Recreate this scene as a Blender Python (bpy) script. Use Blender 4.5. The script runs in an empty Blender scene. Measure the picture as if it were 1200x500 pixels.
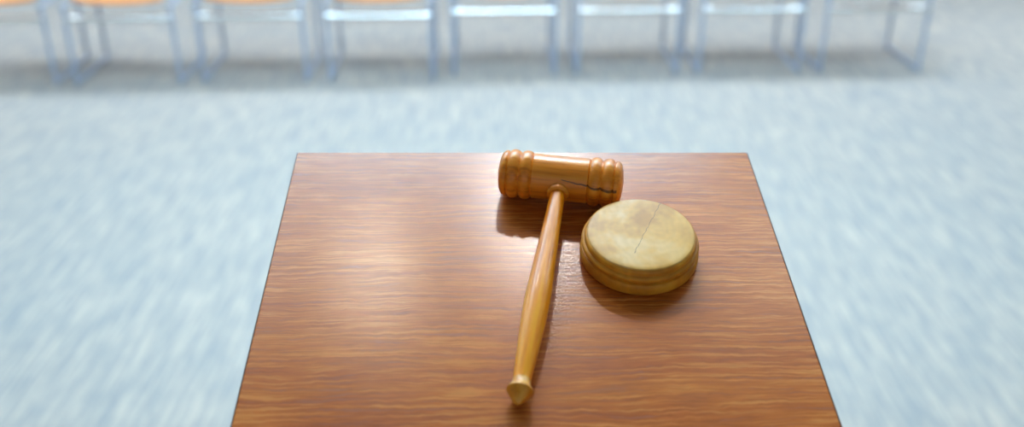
import bpy, bmesh, math, random
from mathutils import Vector, Matrix
random.seed(7)
C = bpy.context.scene.collection
SC = bpy.context.scene

# ------------------------------------------------------------------ camera
cam_d = bpy.data.cameras.new('camera')
cam = bpy.data.objects.new('camera', cam_d); C.objects.link(cam)
cam.location = (0, 0, 1.6)
cam.rotation_euler = (math.radians(90 - 25.964), 0, 0)
cam_d.sensor_width = 36.0
cam_d.lens = 34.5
cam_d.clip_start = 0.02
cam_d.dof.use_dof = True
cam_d.dof.focus_distance = 0.85
cam_d.dof.aperture_fstop = 2.8
SC.camera = cam

# ------------------------------------------------------------------ world, exposure
W = bpy.data.worlds.new('daylight'); SC.world = W
W.use_nodes = True
bg = W.node_tree.nodes['Background']
bg.inputs[0].default_value = (0.86, 0.94, 1.0, 1)
bg.inputs[1].default_value = 0.6
vs = SC.view_settings
vs.view_transform = 'Standard'; vs.look = 'None'; vs.exposure = 0.09; vs.gamma = 1.0
vs.use_curve_mapping = False

KEY_L, SIDE_L, PANEL_L = 480.0, 72.0, 14.5     # luminance of the ceiling lamps

# ------------------------------------------------------------------ helpers
def link(name, bm, mat, parent=None, smooth=False, autosmooth=None):
    me = bpy.data.meshes.new(name)
    bm.to_mesh(me); bm.free()
    if mat: me.materials.append(mat)
    if smooth:
        me.polygons.foreach_set('use_smooth', [True]*len(me.polygons))
    o = bpy.data.objects.new(name, me); C.objects.link(o)
    if parent: o.parent = parent
    if autosmooth is not None:
        me.set_sharp_from_angle(angle=math.radians(autosmooth))
    return o

def tag(o, label, cat, group=None):
    o['label'] = label; o['category'] = cat
    if group: o['group'] = group
    return o

def struct(o):
    o['kind'] = 'structure'; return o

def empty(name, M=None):
    o = bpy.data.objects.new(name, None); C.objects.link(o)
    o.empty_display_size = 0.05
    if M is not None: o.matrix_world = M
    return o

def bm_box(bm, lo, hi, bevel=0.0, seg=2):
    g = bmesh.ops.create_cube(bm, size=1.0)
    vs_ = g['verts']
    for v in vs_:
        v.co = Vector([lo[i] + (v.co[i] + .5)*(hi[i]-lo[i]) for i in range(3)])
    if bevel:
        es = {e for v in vs_ for e in v.link_edges}
        bmesh.ops.bevel(bm, geom=list(es), offset=bevel, segments=seg, affect='EDGES', profile=0.5)

def box(name, lo, hi, mat, parent=None, bevel=0.0, seg=2):
    bm = bmesh.new(); bm_box(bm, lo, hi, bevel, seg)
    return link(name, bm, mat, parent, smooth=bool(bevel), autosmooth=35 if bevel else None)

def bm_lathe(bm, prof, axis='z', n=64):
    """prof: list of (radius, height) turned around an axis; ends with radius 0 close in a point."""
    def P(r, h, a):
        c, s = r*math.cos(a), r*math.sin(a)
        return {'z': (c, s, h), 'x': (h, c, s), 'y': (c, h, -s)}[axis]
    rings = []
    for r, h in prof:
        if r < 1e-7: rings.append([bm.verts.new(P(0, h, 0))])
        else: rings.append([bm.verts.new(P(r, h, 2*math.pi*k/n)) for k in range(n)])
    for a, b in zip(rings, rings[1:]):
        for k in range(n):
            k2 = (k+1) % n
            if len(a) == 1 and len(b) == 1: continue
            if len(a) == 1: bm.faces.new((a[0], b[k2], b[k]))
            elif len(b) == 1: bm.faces.new((a[k], a[k2], b[0]))
            else: bm.faces.new((a[k], a[k2], b[k2], b[k]))
    bmesh.ops.recalc_face_normals(bm, faces=bm.faces[:])

def lathe(name, prof, mat, parent=None, axis='z', n=64, sharp=50):
    bm = bmesh.new(); bm_lathe(bm, prof, axis, n)
    return link(name, bm, mat, parent, smooth=True, autosmooth=sharp)

def spline(pts, sub=8):
    """Catmull-Rom through (r, h) points."""
    out = []
    P = [pts[0]] + list(pts) + [pts[-1]]
    for i in range(1, len(P)-2):
        p0, p1, p2, p3 = P[i-1], P[i], P[i+1], P[i+2]
        for k in range(sub):
            t = k/sub
            out.append(tuple(.5*((2*p1[j]) + (-p0[j]+p2[j])*t + (2*p0[j]-5*p1[j]+4*p2[j]-p3[j])*t*t
                                 + (-p0[j]+3*p1[j]-3*p2[j]+p3[j])*t**3) for j in range(2)))
    out.append(pts[-1])
    return out

def round_path(pts, rad, seg=6):
    """polyline with its corners rounded."""
    pts = [Vector(p) for p in pts]; out = [pts[0]]
    for a, b, c in zip(pts, pts[1:], pts[2:]):
        u, v = (a-b), (c-b)
        q = min(rad, u.length*.49, v.length*.49)
        s, e = b + u.normalized()*q, b + v.normalized()*q
        for k in range(seg+1):
            t = k/seg
            out.append((1-t)**2*s + 2*t*(1-t)*b + t*t*e)
    out.append(pts[-1]); return out

def bm_tube(bm, pts, r, n=14):
    pts = [Vector(p) for p in pts]
    rings = []; up = None
    for i, p in enumerate(pts):
        t = (pts[min(i+1, len(pts)-1)] - pts[max(i-1, 0)]).normalized()
        if up is None:
            up = t.orthogonal().normalized()
        up = (up - t*up.dot(t)).normalized()
        w = t.cross(up)
        rings.append([bm.verts.new(p + r*(math.cos(2*math.pi*k/n)*up + math.sin(2*math.pi*k/n)*w)) for k in range(n)])
    for a, b in zip(rings, rings[1:]):
        for k in range(n):
            bm.faces.new((a[k], a[(k+1) % n], b[(k+1) % n], b[k]))
    bm.faces.new(rings[0][::-1]); bm.faces.new(rings[-1])
    bmesh.ops.recalc_face_normals(bm, faces=bm.faces[:])

def tube(name, pts, r, mat, parent=None, n=14):
    bm = bmesh.new(); bm_tube(bm, pts, r, n)
    return link(name, bm, mat, parent, smooth=True, autosmooth=50)

# ------------------------------------------------------------------ materials
def mat(name):
    m = bpy.data.materials.new(name); m.use_nodes = True
    nt = m.node_tree
    return m, nt, nt.nodes['Principled BSDF']

def node(nt, typ, **kw):
    n = nt.nodes.new(typ)
    for k, v in kw.items(): setattr(n, k, v)
    return n

def plain(name, col, rough=.5, metal=0.0, coat=0.0):
    m, nt, b = mat(name)
    b.inputs['Base Color'].default_value = (*col, 1)
    b.inputs['Roughness'].default_value = rough
    b.inputs['Specular IOR Level'].default_value = .3
    b.inputs['Metallic'].default_value = metal
    b.inputs['Coat Weight'].default_value = coat
    return m

def ramp(nt, stops):
    r = node(nt, 'ShaderNodeValToRGB')
    el = r.color_ramp.elements
    while len(el) < len(stops): el.new(.5)
    for e, (p, c) in zip(el, stops):
        e.position = p; e.color = (*c, 1) if len(c) == 3 else c
    return r

def coords(nt, scale=(1, 1, 1), rot=(0, 0, 0), loc=(0, 0, 0)):
    tc = node(nt, 'ShaderNodeTexCoord'); mp = node(nt, 'ShaderNodeMapping')
    mp.inputs['Scale'].default_value = scale; mp.inputs['Rotation'].default_value = rot
    mp.inputs['Location'].default_value = loc
    nt.links.new(tc.outputs['Object'], mp.inputs['Vector'])
    return mp.outputs['Vector']

def noise(nt, vec, scale=1.0, detail=4, rough=.55, dist=0.0):
    n = node(nt, 'ShaderNodeTexNoise')
    n.inputs['Scale'].default_value = scale; n.inputs['Detail'].default_value = detail
    n.inputs['Roughness'].default_value = rough; n.inputs['Distortion'].default_value = dist
    nt.links.new(vec, n.inputs['Vector'])
    return n.outputs['Fac']

def mix(nt, fac, a, b, mode='MIX'):
    m = node(nt, 'ShaderNodeMix', data_type='RGBA', blend_type=mode)
    for s, v in ((m.inputs[0], fac), (m.inputs[6], a), (m.inputs[7], b)):
        if isinstance(v, (int, float)): s.default_value = v
        elif isinstance(v, tuple): s.default_value = (*v, 1)
        else: nt.links.new(v, s)
    return m.outputs[2]

def math_(nt, op, a, b=0.0, clamp=False):
    m = node(nt, 'ShaderNodeMath', operation=op, use_clamp=clamp)
    for s, v in ((m.inputs[0], a), (m.inputs[1], b)):
        if isinstance(v, (int, float)): s.default_value = v
        else: nt.links.new(v, s)
    return m.outputs[0]

def bump(nt, b, h, strength, dist):
    n = node(nt, 'ShaderNodeBump')
    n.inputs['Strength'].default_value = strength; n.inputs['Distance'].default_value = dist
    nt.links.new(h, n.inputs['Height']); nt.links.new(n.outputs[0], b.inputs['Normal'])

def carpet_mat():
    m, nt, b = mat('blue_carpet')
    a = noise(nt, coords(nt, (78, 4.0, 1)), 1, 3, .6)
    c = noise(nt, coords(nt, (20, 7, 1), loc=(3, 5, 0)), 1, 4, .6)
    e = noise(nt, coords(nt, (150, 60, 1)), 1, 2, .6)
    big = noise(nt, coords(nt, (1.2, .8, 1)), 1, 2, .5)
    f = math_(nt, 'ADD', math_(nt, 'MULTIPLY', a, .65), math_(nt, 'MULTIPLY', c, .35))
    r = ramp(nt, [(.36, (.205, .24, .265)), (.49, (.32, .322, .305)), (.60, (.48, .43, .365))])
    nt.links.new(f, r.inputs[0])
    col = mix(nt, .22, r.outputs[0], ramp_out(nt, e, [(.3, (.27, .27, .275)), (.7, (.46, .40, .355))]))
    col = mix(nt, .12, col, ramp_out(nt, big, [(.35, (.36, .345, .335)), (.65, (.50, .41, .34))]))
    nt.links.new(col, b.inputs['Base Color'])
    b.inputs['Roughness'].default_value = .95
    b.inputs['Specular IOR Level'].default_value = .15
    bump(nt, b, e, .5, .004)
    return m

def ramp_out(nt, f, stops):
    r = ramp(nt, stops); nt.links.new(f, r.inputs[0]); return r.outputs[0]

def laminate_mat():
    """brown wood-grain laminate, the grain running across the lectern (local x)."""
    m, nt, b = mat('brown_wood_laminate')
    warp = noise(nt, coords(nt, (6, 11, 1)), 1, 2, .5)
    rip = noise(nt, coords(nt, (70, 90, 1)), 1, 2, .5)
    tc = node(nt, 'ShaderNodeTexCoord')
    sep = node(nt, 'ShaderNodeSeparateXYZ'); nt.links.new(tc.outputs['Object'], sep.inputs[0])
    y = math_(nt, 'ADD', sep.outputs[1], math_(nt, 'ADD', math_(nt, 'MULTIPLY', warp, .016), math_(nt, 'MULTIPLY', rip, .0045)))
    cb = node(nt, 'ShaderNodeCombineXYZ')
    nt.links.new(math_(nt, 'MULTIPLY', sep.outputs[0], 11.0), cb.inputs[0])
    nt.links.new(math_(nt, 'MULTIPLY', y, 330.0), cb.inputs[1])
    lines = noise(nt, cb.outputs[0], 1, 4, .62, .15)
    cb2 = node(nt, 'ShaderNodeCombineXYZ')
    nt.links.new(math_(nt, 'MULTIPLY', sep.outputs[0], 3.0), cb2.inputs[0])
    nt.links.new(math_(nt, 'MULTIPLY', y, 46.0), cb2.inputs[1])
    bands = noise(nt, cb2.outputs[0], 1, 3, .5)
    cb3 = node(nt, 'ShaderNodeCombineXYZ')
    nt.links.new(math_(nt, 'MULTIPLY', sep.outputs[0], 60.0), cb3.inputs[0])
    nt.links.new(math_(nt, 'MULTIPLY', y, 520.0), cb3.inputs[1])
    pores = noise(nt, cb3.outputs[0], 1, 2, .6)
    col = ramp_out(nt, lines, [(.37, (.20, .040, .005)), (.46, (.39, .094, .010)), (.53, (.50, .138, .014)), (.61, (.72, .29, .07))])
    col = mix(nt, .35, col, ramp_out(nt, bands, [(.33, (.32, .056, .006)), (.5, (.46, .112, .009)), (.68, (.56, .170, .016))]))
    col = mix(nt, .2, col, ramp_out(nt, pores, [(.35, (.16, .035, .008)), (.6, (.52, .15, .035))]))
    nt.links.new(col, b.inputs['Base Color'])
    b.inputs['Roughness'].default_value = .34
    rr = node(nt, 'ShaderNodeMapRange')
    rr.inputs[1].default_value = .3; rr.inputs[2].default_value = .7
    rr.inputs[3].default_value = .29; rr.inputs[4].default_value = .21
    b.inputs['Specular IOR Level'].default_value = .36
    nt.links.new(lines, rr.inputs[0]); nt.links.new(rr.outputs[0], b.inputs['Roughness'])
    hh = math_(nt, 'ADD', lines, math_(nt, 'MULTIPLY', pores, .3))
    bump(nt, b, hh, .07, .0005)
    return m

def turned_mat(name, dark, mid, light, axis, coat=.35, rough=.36, seam=None, fine=1.0):
    """varnished turned wood, the grain running along a local axis."""
    m, nt, b = mat(name)
    i = 'xyz'.index(axis)
    s1 = [130*fine]*3; s1[i] = 7
    s2 = [420*fine]*3; s2[i] = 22
    s3 = [38]*3; s3[i] = 5
    a = noise(nt, coords(nt, s1), 1, 4, .6, .3)
    c = noise(nt, coords(nt, s2), 1, 2, .6)
    g = noise(nt, coords(nt, s3, loc=(1, 2, 3)), 1, 2, .5)
    f = math_(nt, 'ADD', math_(nt, 'MULTIPLY', a, .5), math_(nt, 'ADD', math_(nt, 'MULTIPLY', c, .22), math_(nt, 'MULTIPLY', g, .28)))
    col = ramp_out(nt, f, [(.38, dark), (.5, mid), (.62, light)])
    if seam:
        col = seam(nt, col)
    nt.links.new(col, b.inputs['Base Color'])
    b.inputs['Roughness'].default_value = rough
    b.inputs['Specular IOR Level'].default_value = .3
    b.inputs['Coat Weight'].default_value = coat
    b.inputs['Coat Roughness'].default_value = .10
    bump(nt, b, c, .12, .0006)
    return m

def head_seam(nt, col):
    """a dark crack running along the underside of the gavel head towards one end."""
    tc = node(nt, 'ShaderNodeTexCoord'); sep = node(nt, 'ShaderNodeSeparateXYZ')
    nt.links.new(tc.outputs['Object'], sep.inputs[0])
    w = noise(nt, coords(nt, (90, 30, 30)), 1, 2, .5)
    z = math_(nt, 'ADD', sep.outputs[2], math_(nt, 'MULTIPLY', math_(nt, 'SUBTRACT', w, .5), .003))
    d = math_(nt, 'ABSOLUTE', math_(nt, 'SUBTRACT', math_(nt, 'ADD', z, math_(nt, 'MULTIPLY', sep.outputs[0], .12)), .0122))
    wid = node(nt, 'ShaderNodeMapRange'); wid.inputs[1].default_value = -.005; wid.inputs[2].default_value = .045
    wid.inputs[3].default_value = .0001; wid.inputs[4].default_value = .0013
    nt.links.new(sep.outputs[0], wid.inputs[0])
    line = math_(nt, 'LESS_THAN', d, wid.outputs[0])
    front = math_(nt, 'LESS_THAN', sep.outputs[1], 0.0)
    on = math_(nt, 'MULTIPLY', line, front)
    on = math_(nt, 'MULTIPLY', on, math_(nt, 'GREATER_THAN', sep.outputs[0], .002))
    on = math_(nt, 'MULTIPLY', on, math_(nt, 'LESS_THAN', sep.outputs[0], .0525))
    return mix(nt, math_(nt, 'MULTIPLY', on, .8), col, (.035, .014, .006))

def block_mat(name, face):
    """pale end-grain sound block with swirling growth rings and a hairline crack."""
    m, nt, b = mat(name)
    v = coords(nt, (1, 1, 1))
    w1 = noise(nt, coords(nt, (34, 26, 20)), 1, 3, .5)
    tc = node(nt, 'ShaderNodeTexCoord'); sep = node(nt, 'ShaderNodeSeparateXYZ')
    nt.links.new(tc.outputs['Object'], sep.inputs[0])
    # rings: distance from an off-centre pith, warped
    dx = math_(nt, 'SUBTRACT', sep.outputs[0], .014); dy = math_(nt, 'SUBTRACT', sep.outputs[1], .006)
    dist = math_(nt, 'SQRT', math_(nt, 'ADD', math_(nt, 'MULTIPLY', dx, dx), math_(nt, 'MULTIPLY', math_(nt, 'MULTIPLY', dy, dy), .55)))
    ph = math_(nt, 'ADD', math_(nt, 'MULTIPLY', dist, 900.0), math_(nt, 'MULTIPLY', w1, 26.0))
    rings = math_(nt, 'ADD', math_(nt, 'MULTIPLY', math_(nt, 'SINE', ph), .5), .5)
    blot = noise(nt, coords(nt, (30, 30, 30), loc=(4, 1, 2)), 1, 3, .55)
    fine = noise(nt, coords(nt, (260, 90, 200), rot=(0, 0, .5)), 1, 2, .6)
    if face:
        col = ramp_out(nt, blot, [(.38, (.56, .28, .07)), (.5, (.77, .44, .12)), (.62, (.86, .60, .27))])
        col = mix(nt, math_(nt, 'MULTIPLY', rings, .15), col, (.38, .20, .06))
        warm = node(nt, 'ShaderNodeMapRange'); warm.inputs[1].default_value = -.01; warm.inputs[2].default_value = .05
        nt.links.new(math_(nt, 'SUBTRACT', sep.outputs[0], math_(nt, 'MULTIPLY', sep.outputs[1], .6)), warm.inputs[0])
        col = mix(nt, math_(nt, 'MULTIPLY', warm.outputs[0], .55), col, (.78, .44, .06))
    else:
        col = ramp_out(nt, blot, [(.34, (.50, .18, .008)), (.5, (.72, .29, .014)), (.66, (.84, .41, .03))])
        col = mix(nt, math_(nt, 'MULTIPLY', rings, .2), col, (.32, .15, .02))
    col = mix(nt, math_(nt, 'MULTIPLY', fine, .18), col, (.24, .14, .06))
    if face:   # hairline crack across the face
        ax, ay, bx, by = .027, .050, -.009, -.026
        L = math.hypot(bx-ax, by-ay); nx, ny = -(by-ay)/L, (bx-ax)/L
        wj = noise(nt, coords(nt, (170, 170, 1)), 1, 3, .6)
        q = math_(nt, 'ADD', math_(nt, 'MULTIPLY', math_(nt, 'SUBTRACT', sep.outputs[0], ax), nx),
                  math_(nt, 'MULTIPLY', math_(nt, 'SUBTRACT', sep.outputs[1], ay), ny))
        q = math_(nt, 'ABSOLUTE', math_(nt, 'ADD', q, math_(nt, 'MULTIPLY', math_(nt, 'SUBTRACT', wj, .5), .0035)))
        on = math_(nt, 'LESS_THAN', q, .00032)
        on = math_(nt, 'MULTIPLY', on, math_(nt, 'GREATER_THAN', sep.outputs[1], by))
        col = mix(nt, math_(nt, 'MULTIPLY', on, .7), col, (.16, .06, .015))
    nt.links.new(col, b.inputs['Base Color'])
    b.inputs['Roughness'].default_value = .42
    b.inputs['Specular IOR Level'].default_value = .3
    bump(nt, b, fine, .15, .0008)
    return m

def paint_mat(name, col):
    m, nt, b = mat(name)
    f = noise(nt, coords(nt, (6, 6, 6)), 1, 3, .5)
    nt.links.new(ramp_out(nt, f, [(.3, tuple(x*.96 for x in col)), (.7, col)]), b.inputs['Base Color'])
    b.inputs['Roughness'].default_value = .8
    return m

def lamp_mat(name, col, strength):
    m, nt, b = mat(name)
    b.inputs['Base Color'].default_value = (.9, .9, .9, 1)
    b.inputs['Emission Color'].default_value = (*col, 1)
    b.inputs['Emission Strength'].default_value = strength
    return m

M = dict(
    carpet=carpet_mat(), laminate=laminate_mat(),
    head=turned_mat('amber_turned_wood', (.50, .125, .006), (.78, .25, .012), (.88, .38, .04), 'x', seam=head_seam),
    handle=turned_mat('honey_turned_wood', (.64, .17, .003), (.86, .29, .004), (.92, .42, .015), 'y', fine=.8),
    knob=turned_mat('end_grain_honey_wood', (.46, .14, .006), (.68, .27, .012), (.82, .44, .07), 'y', fine=.8),
    face=block_mat('pale_end_grain', True), side=block_mat('olive_gold_turned_wood', False),
    wall=paint_mat('white_wall_paint', (.80, .82, .83)), ceil=paint_mat('pale_grey_ceiling_paint', (.58, .58, .58)),
    frame=plain('white_window_frame', (.8, .8, .8), .4), edge=plain('dark_edge_band', (.10, .075, .065), .4),
    steel=plain('blue_grey_steel_tube', (.40, .47, .60), .4, .4), chrome=plain('bright_steel_bar', (.95, .96, .94), .24, .9),
    orange=plain('orange_shell', (.88, .36, .13), .45), rubber=plain('grey_rubber', (.2, .2, .22), .7),
    metal=plain('white_lamp_trim', (.8, .8, .8), .3),
    rear=lamp_mat('rear_panel_glow', (.76, .92, 1.06), 10.5), middle=lamp_mat('middle_panel_glow', (.85, .97, 1.05), 6.0), tan=lamp_mat('warm_panel_glow', (1.0, .93, .80), 6.5), key=lamp_mat('downlight_glow', (1.0, .96, .88), KEY_L), key_side=lamp_mat('soft_downlight_glow', (1.0, .95, .84), SIDE_L),
    panel=lamp_mat('panel_glow', (.56, .93, 1.2), PANEL_L), faint_fill=lamp_mat('faint_fill_glow', (1, .98, .94), 1.5),
)
def glass_mat():
    m, nt, b = mat('window_glass')
    tr = node(nt, 'ShaderNodeBsdfTransparent'); gl = node(nt, 'ShaderNodeBsdfGlossy'); gl.inputs['Roughness'].default_value = .02
    fr = node(nt, 'ShaderNodeFresnel'); mx = node(nt, 'ShaderNodeMixShader')
    nt.links.new(fr.outputs[0], mx.inputs[0]); nt.links.new(tr.outputs[0], mx.inputs[1]); nt.links.new(gl.outputs[0], mx.inputs[2])
    nt.links.new(mx.outputs[0], nt.nodes['Material Output'].inputs['Surface'])
    return m
M['glass'] = glass_mat()

# ------------------------------------------------------------------ the room
ZC = 3.0; YB = 9.0; X0, X1 = -7.5, 7.5; Y0 = -2.5
struct(box('floor', (X0, Y0, -.1), (X1, YB+.2, 0), M['carpet']))
struct(box('ceiling', (X0, Y0, ZC+.03), (X1, YB+.2, ZC+.15), M['ceil']))
# two long walls, each with three wide windows; the front ones are added for fill
wins = [(-6.3, -2.5), (-1.9, 1.9), (2.5, 6.3)]; Z0, Z1 = .4, 2.8
def window_wall(name, y0, y1):
    bm = bmesh.new()
    xs = [X0] + [x for w in wins for x in w] + [X1]
    for i in range(0, len(xs), 2): bm_box(bm, (xs[i], y0, 0), (xs[i+1], y1, ZC+.03))
    for a, b_ in wins:
        bm_box(bm, (a, y0, 0), (b_, y1, Z0)); bm_box(bm, (a, y0, Z1), (b_, y1, ZC+.03))
    struct(link(name, bm, M['wall']))
window_wall('wall_back', YB, YB+.2)
window_wall('wall_front', Y0-.2, Y0)  # unseen windows behind the camera, added to brighten the gavel's front
struct(box('wall_left', (X0-.2, Y0, 0), (X0, YB+.2, ZC+.03), M['wall']))
struct(box('wall_right', (X1, Y0, 0), (X1+.2, YB+.2, ZC+.03), M['wall']))
struct(box('baseboard_back', (X0, YB-.015, 0), (X1, YB, .1), M['frame'], bevel=.004))
for k, (a, b_) in enumerate(wins + wins):
    Mw = Matrix.Translation((0, YB+.1, 0)) if k < 3 else Matrix.Translation((0, Y0-.1, 0)) @ Matrix.Rotation(math.pi, 4, 'Z')  # last three are the added fill windows behind the camera
    w = struct(empty('window_%d' % (k+1), Mw))
    bm = bmesh.new(); t = .05
    bm_box(bm, (a, -.04, Z0), (a+t, .04, Z1)); bm_box(bm, (b_-t, -.04, Z0), (b_, .04, Z1))
    bm_box(bm, (a+t, -.04, Z0), (b_-t, .04, Z0+t)); bm_box(bm, (a+t, -.04, Z1-t), (b_-t, .04, Z1))
    for q in (1, 2):
        xm = a + (b_-a)*q/3
        bm_box(bm, (xm-t/2, -.04, Z0+t), (xm+t/2, .04, Z1-t))
    link('window_frame', bm, M['frame'], w)
    box('glass_pane', (a+t, -.004, Z0+t), (b_-t, .004, Z1-t), M['glass'], w)
    box('window_sill', (a-.05, -.22, Z0-.03), (b_+.05, -.04, Z0), M['frame'], w, bevel=.005)

# ceiling lamps
def ceiling_panel(x, y, w, d, label, name='ceiling_panel_light', glow='panel'):
    t = tag(empty(name, Matrix.Translation((x, y, ZC))), label, 'ceiling light', 'ceiling lights')
    bm = bmesh.new(); e = .02
    bm_box(bm, (-w/2-e, -d/2-e, -.008), (-w/2, d/2+e, .03)); bm_box(bm, (w/2, -d/2-e, -.008), (w/2+e, d/2+e, .03))
    bm_box(bm, (-w/2, -d/2-e, -.008), (w/2, -d/2, .03)); bm_box(bm, (-w/2, d/2, -.008), (w/2, d/2+e, .03))
    link('lamp_frame', bm, M['metal'], t)
    box('diffuser', (-w/2, -d/2, -.002), (w/2, d/2, .02), M[glow], t)
    return t
def downlight(x, y, r, label, glow):
    t = tag(empty('ceiling_downlight', Matrix.Translation((x, y, ZC))), label, 'ceiling light', 'ceiling lights')
    lathe('lamp_ring', [(r, .03), (r, -.004), (r+.006, -.012), (r+.02, -.01), (r+.026, 0), (r+.026, .03)], M['metal'], t, n=40)
    lathe('diffuser', [(0, .0), (r, .0), (r, .02), (0, .02)], M[glow], t, n=40)
    return t
downlight(.10, 2.14, .062, 'round downlight in the ceiling ahead of the gavel, beside the wide luminous panel', 'key')
downlight(-.40, 1.88, .09, 'dimmer round downlight in the ceiling beside the bright one', 'key_side')
for x, y, w, d, lab in ((-.08, 2.85, 1.58, 1.0, 'wide luminous ceiling panel straight ahead of the lectern'),
                        (-1.38, 2.85, .5, 1.0, 'luminous ceiling strip over the chair with the half-lit bar'),
                        (1.33, 2.85, .36, 1.0, 'luminous ceiling strip over the chair beyond the sound block'),
                        (-2.7, 2.85, .2, 1.2, 'narrowest luminous ceiling strip in the row'),
                        (2.35, 2.85, .35, 1.2, 'luminous ceiling strip over the open end of the chairs'),
                        (-4.4, 4.2, 1.2, 2.4, 'long added fill panel in the ceiling near the wall on the cut-off chair side'),
                        (4.4, 4.2, 1.2, 2.4, 'long added fill panel in the ceiling near the wall at the open end of the chairs')):
    ceiling_panel(x, y, w, d, lab, glow='faint_fill' if abs(x) > 4 else 'panel')  # the two panels near the side walls are added to brighten the carpet
ceiling_panel(.95, 2.0, .8, .5, 'short luminous ceiling panel off the lectern on the sound block side', glow='tan')
ceiling_panel(-1.0, 2.0, .7, .5, 'short luminous ceiling panel off the lectern beside the dimmer downlight', glow='middle')
for x, lab in ((-4.2, 'behind the cut-off chair'), (-1.4, 'behind the chair with the half-lit bar'), (1.4, 'behind the chair beyond the lectern corner'), (4.2, 'behind the open end of the chairs')):
    ceiling_panel(x, 5.8, 2.2, 1.0, 'long luminous ceiling panel ' + lab, glow='rear')

# ------------------------------------------------------------------ chairs
def make_chair():
    """built facing -y, origin on the floor midway between the front feet."""
    r0 = empty('visitor_chair')
    hw, dp, tr = .262, .445, .0105
    sh = .422                                  # seat underside
    bm = bmesh.new()                           # seat shell: dished, rounded corners, rolled front edge
    nx, ny = 18, 14; wS, d0, d1 = .235, -.015, .43
    top, bot = [], []
    for j in range(ny+1):
        v = j/ny; ra, rb = [], []
        for i in range(nx+1):
            u = -1 + 2*i/nx
            k = 1 - .07*(1-min(1, v*6))**2 - .06*max(0, (v-.8)/.2)**2
            x = u*wS*k; y = d0 + (d1-d0)*v + .035*(abs(u)**3)*(1 if v < .15 else max(0, 1-(v-.15)*6))
            z = sh + .03 + .012*u*u - .018*math.sin(math.pi*v)*(1-u*u) - .022*max(0, 1-v*5)**2
            ra.append(bm.verts.new((x, y, z))); rb.append(bm.verts.new((x*.985, y + (.004 if v < .5 else -.004), z-.022)))
        top.append(ra); bot.append(rb)
    for j in range(ny):
        for i in range(nx):
            bm.faces.new((top[j][i], top[j][i+1], top[j+1][i+1], top[j+1][i]))
            bm.faces.new((bot[j][i], bot[j+1][i], bot[j+1][i+1], bot[j][i+1]))
    for j in range(ny):
        for i in (0, nx):
            bm.faces.new((top[j][i], top[j+1][i], bot[j+1][i], bot[j][i]))
    for i in range(nx):
        for j in (0, ny):
            bm.faces.new((top[j][i], top[j][i+1], bot[j][i+1], bot[j][i]))
    bmesh.ops.recalc_face_normals(bm, faces=bm.faces[:])
    s = link('seat', bm, M['orange'], r0, smooth=True, autosmooth=50); s['label'] = 'orange seat shell'
    bm = bmesh.new()                           # curved backrest
    A, B = [], []
    for j in range(11):
        v = j/10; ra, rb = [], []
        for i in range(17):
            u = -1 + 2*i/16
            x = u*.23*(1 - .1*max(0, abs(v-.5)*2-.6)); z = .56 + .33*v
            y = .415 + .07*v + .035*(1-u*u)
            ra.append(bm.verts.new((x, y, z))); rb.append(bm.verts.new((x, y+.016, z)))
        A.append(ra); B.append(rb)
    for j in range(10):
        for i in range(16):
            bm.faces.new((A[j][i], A[j][i+1], A[j+1][i+1], A[j+1][i])); bm.faces.new((B[j][i], B[j+1][i], B[j+1][i+1], B[j][i+1]))
        for i in (0, 16): bm.faces.new((A[j][i], A[j+1][i], B[j+1][i], B[j][i]))
    for i in range(16):
        for j in (0, 10): bm.faces.new((A[j][i], A[j][i+1], B[j][i+1], B[j][i]))
    bmesh.ops.recalc_face_normals(bm, faces=bm.faces[:])
    link('backrest', bm, M['orange'], r0, smooth=True, autosmooth=50)
    for sx in (-1, 1):
        x = sx*hw
        # front leg, floor runner and rear leg of one sled side
        tube('leg', [(x, 0, tr), (x, 0, .41)], tr, M['steel'], r0)
        tube('leg', [(x, dp, tr), (x, dp, .44), (x, dp+.01, .50), (x, dp+.05, .88)], tr, M['steel'], r0)
        tube('runner', [(x, -.012, tr), (x, dp+.012, tr)], tr*.98, M['steel'], r0)
        tube('side_rail', [(x, -.01, .40), (x, dp+.01, .40)], tr*.95, M['steel'], r0)
        for y0 in (.01, dp-.05):
            box('glide', (x-.013, y0, 0), (x+.013, y0+.04, .006), M['rubber'], r0, bevel=.002)
        tube('seat_bracket', [(x, .13, .405), (sx*.21, .13, .425)], .008, M['steel'], r0)
        tube('seat_bracket', [(x, .36, .405), (sx*.21, .36, .425)], .008, M['steel'], r0)
        tube('back_bracket', [(x, dp+.035, .72), (sx*.19, dp+.035, .72)], .008, M['steel'], r0)
    c = tube('crossbar', [(-hw, 0, .335), (hw, 0, .335)], .0165, M['chrome'], r0, n=20); c['label'] = 'bright metal crossbar under the seat front'
    tube('rear_crossbar', [(-hw, dp, .36), (hw, dp, .36)], .009, M['steel'], r0)
    return r0

def dup(root, name=None):
    r = root.copy(); C.objects.link(r)
    for ch in list(root.children):
        c = ch.copy(); C.objects.link(c); c.parent = r
    return r

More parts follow.
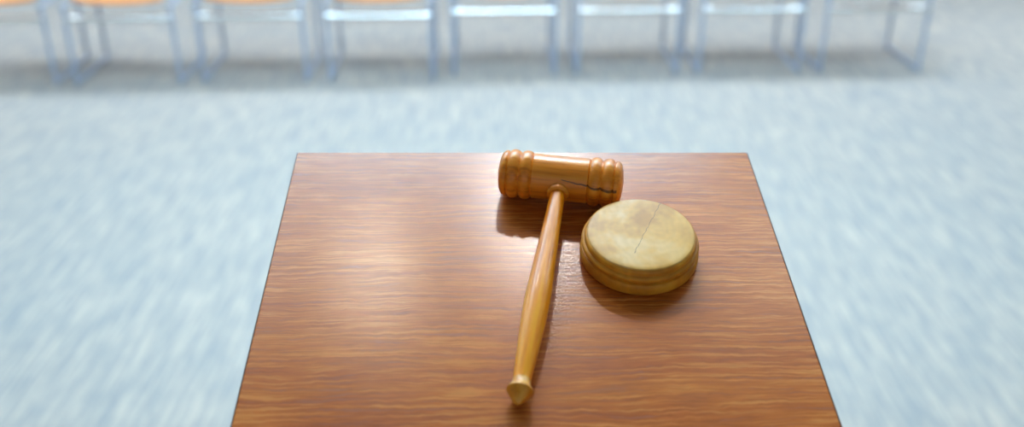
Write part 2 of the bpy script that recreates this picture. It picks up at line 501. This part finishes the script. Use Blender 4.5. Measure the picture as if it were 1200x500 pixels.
row = [   # midpoint between the front feet
    (-2.585, 4.785, 'orange-seated metal chair at the row end, cut off by the picture edge'),
    (-1.952, 4.795, 'metal chair with a whole orange seat edge, next to the cut-off chair'),
    (-1.316, 4.84, 'metal chair showing only a thin orange seat line, two places along from the cut-off chair'),
    (-.671, 4.855, 'metal chair whose front crossbar shines white on about half its length, beyond the lectern'),
    (-.040, 4.945, 'metal chair with its whole front crossbar shining white, straight beyond the gavel head'),
    (.603, 4.965, 'metal chair standing straight beyond the round sound block'),
    (1.242, 4.98, 'metal chair beyond the lectern corner, next to the one at the open end'),
    (1.886, 4.998, 'metal chair at the open end of the row, bare carpet beside it'),
]
chair0 = make_chair()
for k, (x, y, lab) in enumerate(row):
    c = chair0 if k == 0 else dup(chair0)
    c.location = (x, y, 0); c.rotation_euler = (0, 0, math.radians(1.6))
    tag(c, lab, 'chair', 'row of visitor chairs')

# ------------------------------------------------------------------ lectern
O = Vector((0.01064, 0.90176, 1.22866))
D = Vector((-0.02261306, 0.96951951, 0.24396838)); R_ = Vector((0.99972811, 0.02331765, 0)); N = R_.cross(D)
TOP = Matrix(((R_.x, D.x, N.x, O.x), (R_.y, D.y, N.y, O.y), (R_.z, D.z, N.z, O.z), (0, 0, 0, 1)))
YAW = math.atan2(R_.y, R_.x)
base = Matrix.Translation((O.x, O.y, 0)) @ Matrix.Rotation(YAW, 4, 'Z')
lec = tag(empty('lectern', base), 'brown wood-grain lectern with a sloping top carrying the gavel and block', 'lectern')
def place(o, Mw, parent=None):
    """give o the world matrix Mw under parent."""
    if parent is not None:
        o.parent = parent
        o.matrix_basis = PM[parent.name].inverted() @ Mw
    else:
        o.matrix_world = Mw
    PM[o.name] = Mw
PM = {lec.name: base}
TH = .025
bm = bmesh.new()       # the sloping top board; its back edge is very slightly out of square, as it looks
poly = [(-.2230, .0033), (.2230, -.0033), (.2232, -.46), (-.2228, -.46)]
up_ = [bm.verts.new((x, y, 0)) for x, y in poly]; dn_ = [bm.verts.new((x, y, -TH)) for x, y in poly]
bm.faces.new(up_[::-1]); bm.faces.new(dn_)
for i in range(4): bm.faces.new((up_[i], up_[(i+1) % 4], dn_[(i+1) % 4], dn_[i]))
bmesh.ops.recalc_face_normals(bm, faces=bm.faces[:])
bmesh.ops.bevel(bm, geom=bm.edges[:], offset=.0012, segments=2, affect='EDGES')
top = link('top', bm, M['laminate'], smooth=True, autosmooth=40); place(top, TOP, lec)
for sx in (-1, 1):
    e = box('edge_band', (min(sx*.2229, sx*.22345), -.46, -TH), (max(sx*.2229, sx*.22345), -sx*.0033 - .0005, -.0003), M['edge'], bevel=.0001); place(e, TOP, lec); e['label'] = 'dark edge band'
lip = box('book_ledge', (-.2, -.455, .0), (.2, -.438, .022), M['laminate'], bevel=.003); place(lip, TOP, lec)
# body: two sides with sloping heads, a front board towards the chairs, a shelf and a plinth
def side(x0, x1):
    bm = bmesh.new()
    yb, yf = -.02, -.42                       # local depth in the base frame (y towards the chairs)
    zt = lambda y: O.z - TH/N.z + y*D.z/math.hypot(D.x, D.y)
    P = [(yb, .06), (yb, zt(yb)-.001), (yf, zt(yf)-.001), (yf, .06)]
    a = [bm.verts.new((x0, y, z)) for y, z in P]; b_ = [bm.verts.new((x1, y, z)) for y, z in P]
    bm.faces.new(a); bm.faces.new(b_[::-1])
    for i in range(4): bm.faces.new((a[i], b_[i], b_[(i+1) % 4], a[(i+1) % 4]))
    bmesh.ops.recalc_face_normals(bm, faces=bm.faces[:])
    return bm
link('side_panel', side(-.2, -.18), M['laminate'], lec); link('side_panel', side(.18, .2), M['laminate'], lec)
box('front_panel', (-.18, -.04, .06), (.18, -.02, 1.185), M['laminate'], lec)
box('shelf', (-.18, -.40, .82), (.18, -.04, .84), M['laminate'], lec)
box('plinth', (-.215, -.44, 0), (.215, .0, .06), M['laminate'], lec, bevel=.004)

# ------------------------------------------------------------------ gavel
TILT = -10.5
GR = .0226
gm = TOP @ Matrix.Translation((.0325, -.0717, GR)) @ Matrix.Rotation(math.radians(TILT), 4, 'Z')
gav = tag(empty('gavel', TOP @ Matrix.Translation((.0325, -.0717, 0)) @ Matrix.Rotation(math.radians(TILT), 4, 'Z')),
          'amber wooden judge gavel lying on the sloping lectern top', 'gavel')
PM[gav.name] = TOP @ Matrix.Translation((.0325, -.0717, 0)) @ Matrix.Rotation(math.radians(TILT), 4, 'Z')
def bead(x0, x1, r0, r1, n=9):
    """half-round turned bead from x0 to x1, sitting on radius r0 and rising to r1."""
    return [(r0 + (r1-r0)*math.sin(math.pi*k/n)**.6, x0 + (x1-x0)*k/n) for k in range(n+1)]
def half_head():
    p = [(.0205, .0), (.0206, .012), (.0208, .0252), (.0196, .0262)]
    p += bead(.0264, .0373, .0198, GR) + bead(.0379, .0486, .0198, GR)
    p += [(.0200, .0491), (.0209, .0497), (.0211, .0508), (.0206, .0524), (.0192, .0542), (.0162, .0557), (.0110, .0569), (.005, .0575), (0, .0577)]
    return p
hp = half_head()
prof = [(r, -x) for r, x in hp[::-1]] + hp[1:]
head = lathe('head', prof, M['head'], axis='x', n=96, sharp=40); place(head, gm, gav)
# handle: starts inside the head, swells, narrows and ends in a flared pointed knob
hh = spline([(.0068, 0), (.0068, -.020), (.0070, -.031), (.0083, -.082), (.0099, -.121), (.0107, -.146), (.0104, -.169), (.0092, -.197), (.0083, -.213), (.0074, -.227), (.0070, -.2345)], 6)
slope = math.atan2(GR-.0112, .24)
hm = gm @ Matrix.Rotation(slope, 4, 'X')
o = lathe('handle', hh, M['handle'], axis='y', n=56); place(o, hm, gav); o['label'] = 'honey-coloured turned handle'
kn = [(.0069, -.2325), (.0071, -.2368), (.0078, -.2398), (.0090, -.2420), (.0098, -.2432), (.01005, -.2442), (.0100, -.2449), (.0093, -.2457), (.0078, -.2482), (.0056, -.2518), (.0034, -.2548), (.0016, -.2564), (0, -.2569)]
o2 = lathe('knob', kn, M['knob'], axis='y', n=56); place(o2, hm, o)
fer = [(.0066, -.0170), (.0096, -.0180), (.0101, -.0212), (.0101, -.0226), (.0095, -.0237), (.0080, -.0241), (.0066, -.0238)]
o3 = lathe('collar', fer, M['head'], axis='y', n=48); place(o3, hm, gav)

# ------------------------------------------------------------------ sound block
bmx = TOP @ Matrix.Translation((.0963, -.1529, .0003))
blk = tag(empty('sound_block', bmx), 'round pale wooden sound block with a hairline crack beside the gavel', 'sound block')
PM[blk.name] = bmx
sp = spline([(.0490, 0), (.0507, .0010), (.0514, .0045), (.0512, .0080), (.0500, .0108)], 5) + \
     [(.0474, .0118), (.0472, .0124)] + spline([(.0486, .0130), (.0500, .0140), (.0506, .0158), (.0504, .0174), (.0496, .0184)], 5) + \
     [(.0478, .0190), (.0474, .0197)] + spline([(.0482, .0203), (.0481, .0222), (.0474, .0238), (.0463, .0247)], 4)
sp = [(0, 0)] + sp + [(.0455, .0247), (0, .0247)]
o = lathe('base', sp, M['side'], n=96, sharp=40); place(o, bmx, blk)
fp = [(0, .0247), (.0462, .0247), (.0459, .0252), (.0448, .0256), (.042, .02585), (.03, .0260), (0, .0260)]
o = lathe('striking_face', fp, M['face'], n=96, sharp=60); place(o, bmx, blk); o['label'] = 'pale end-grain striking face'
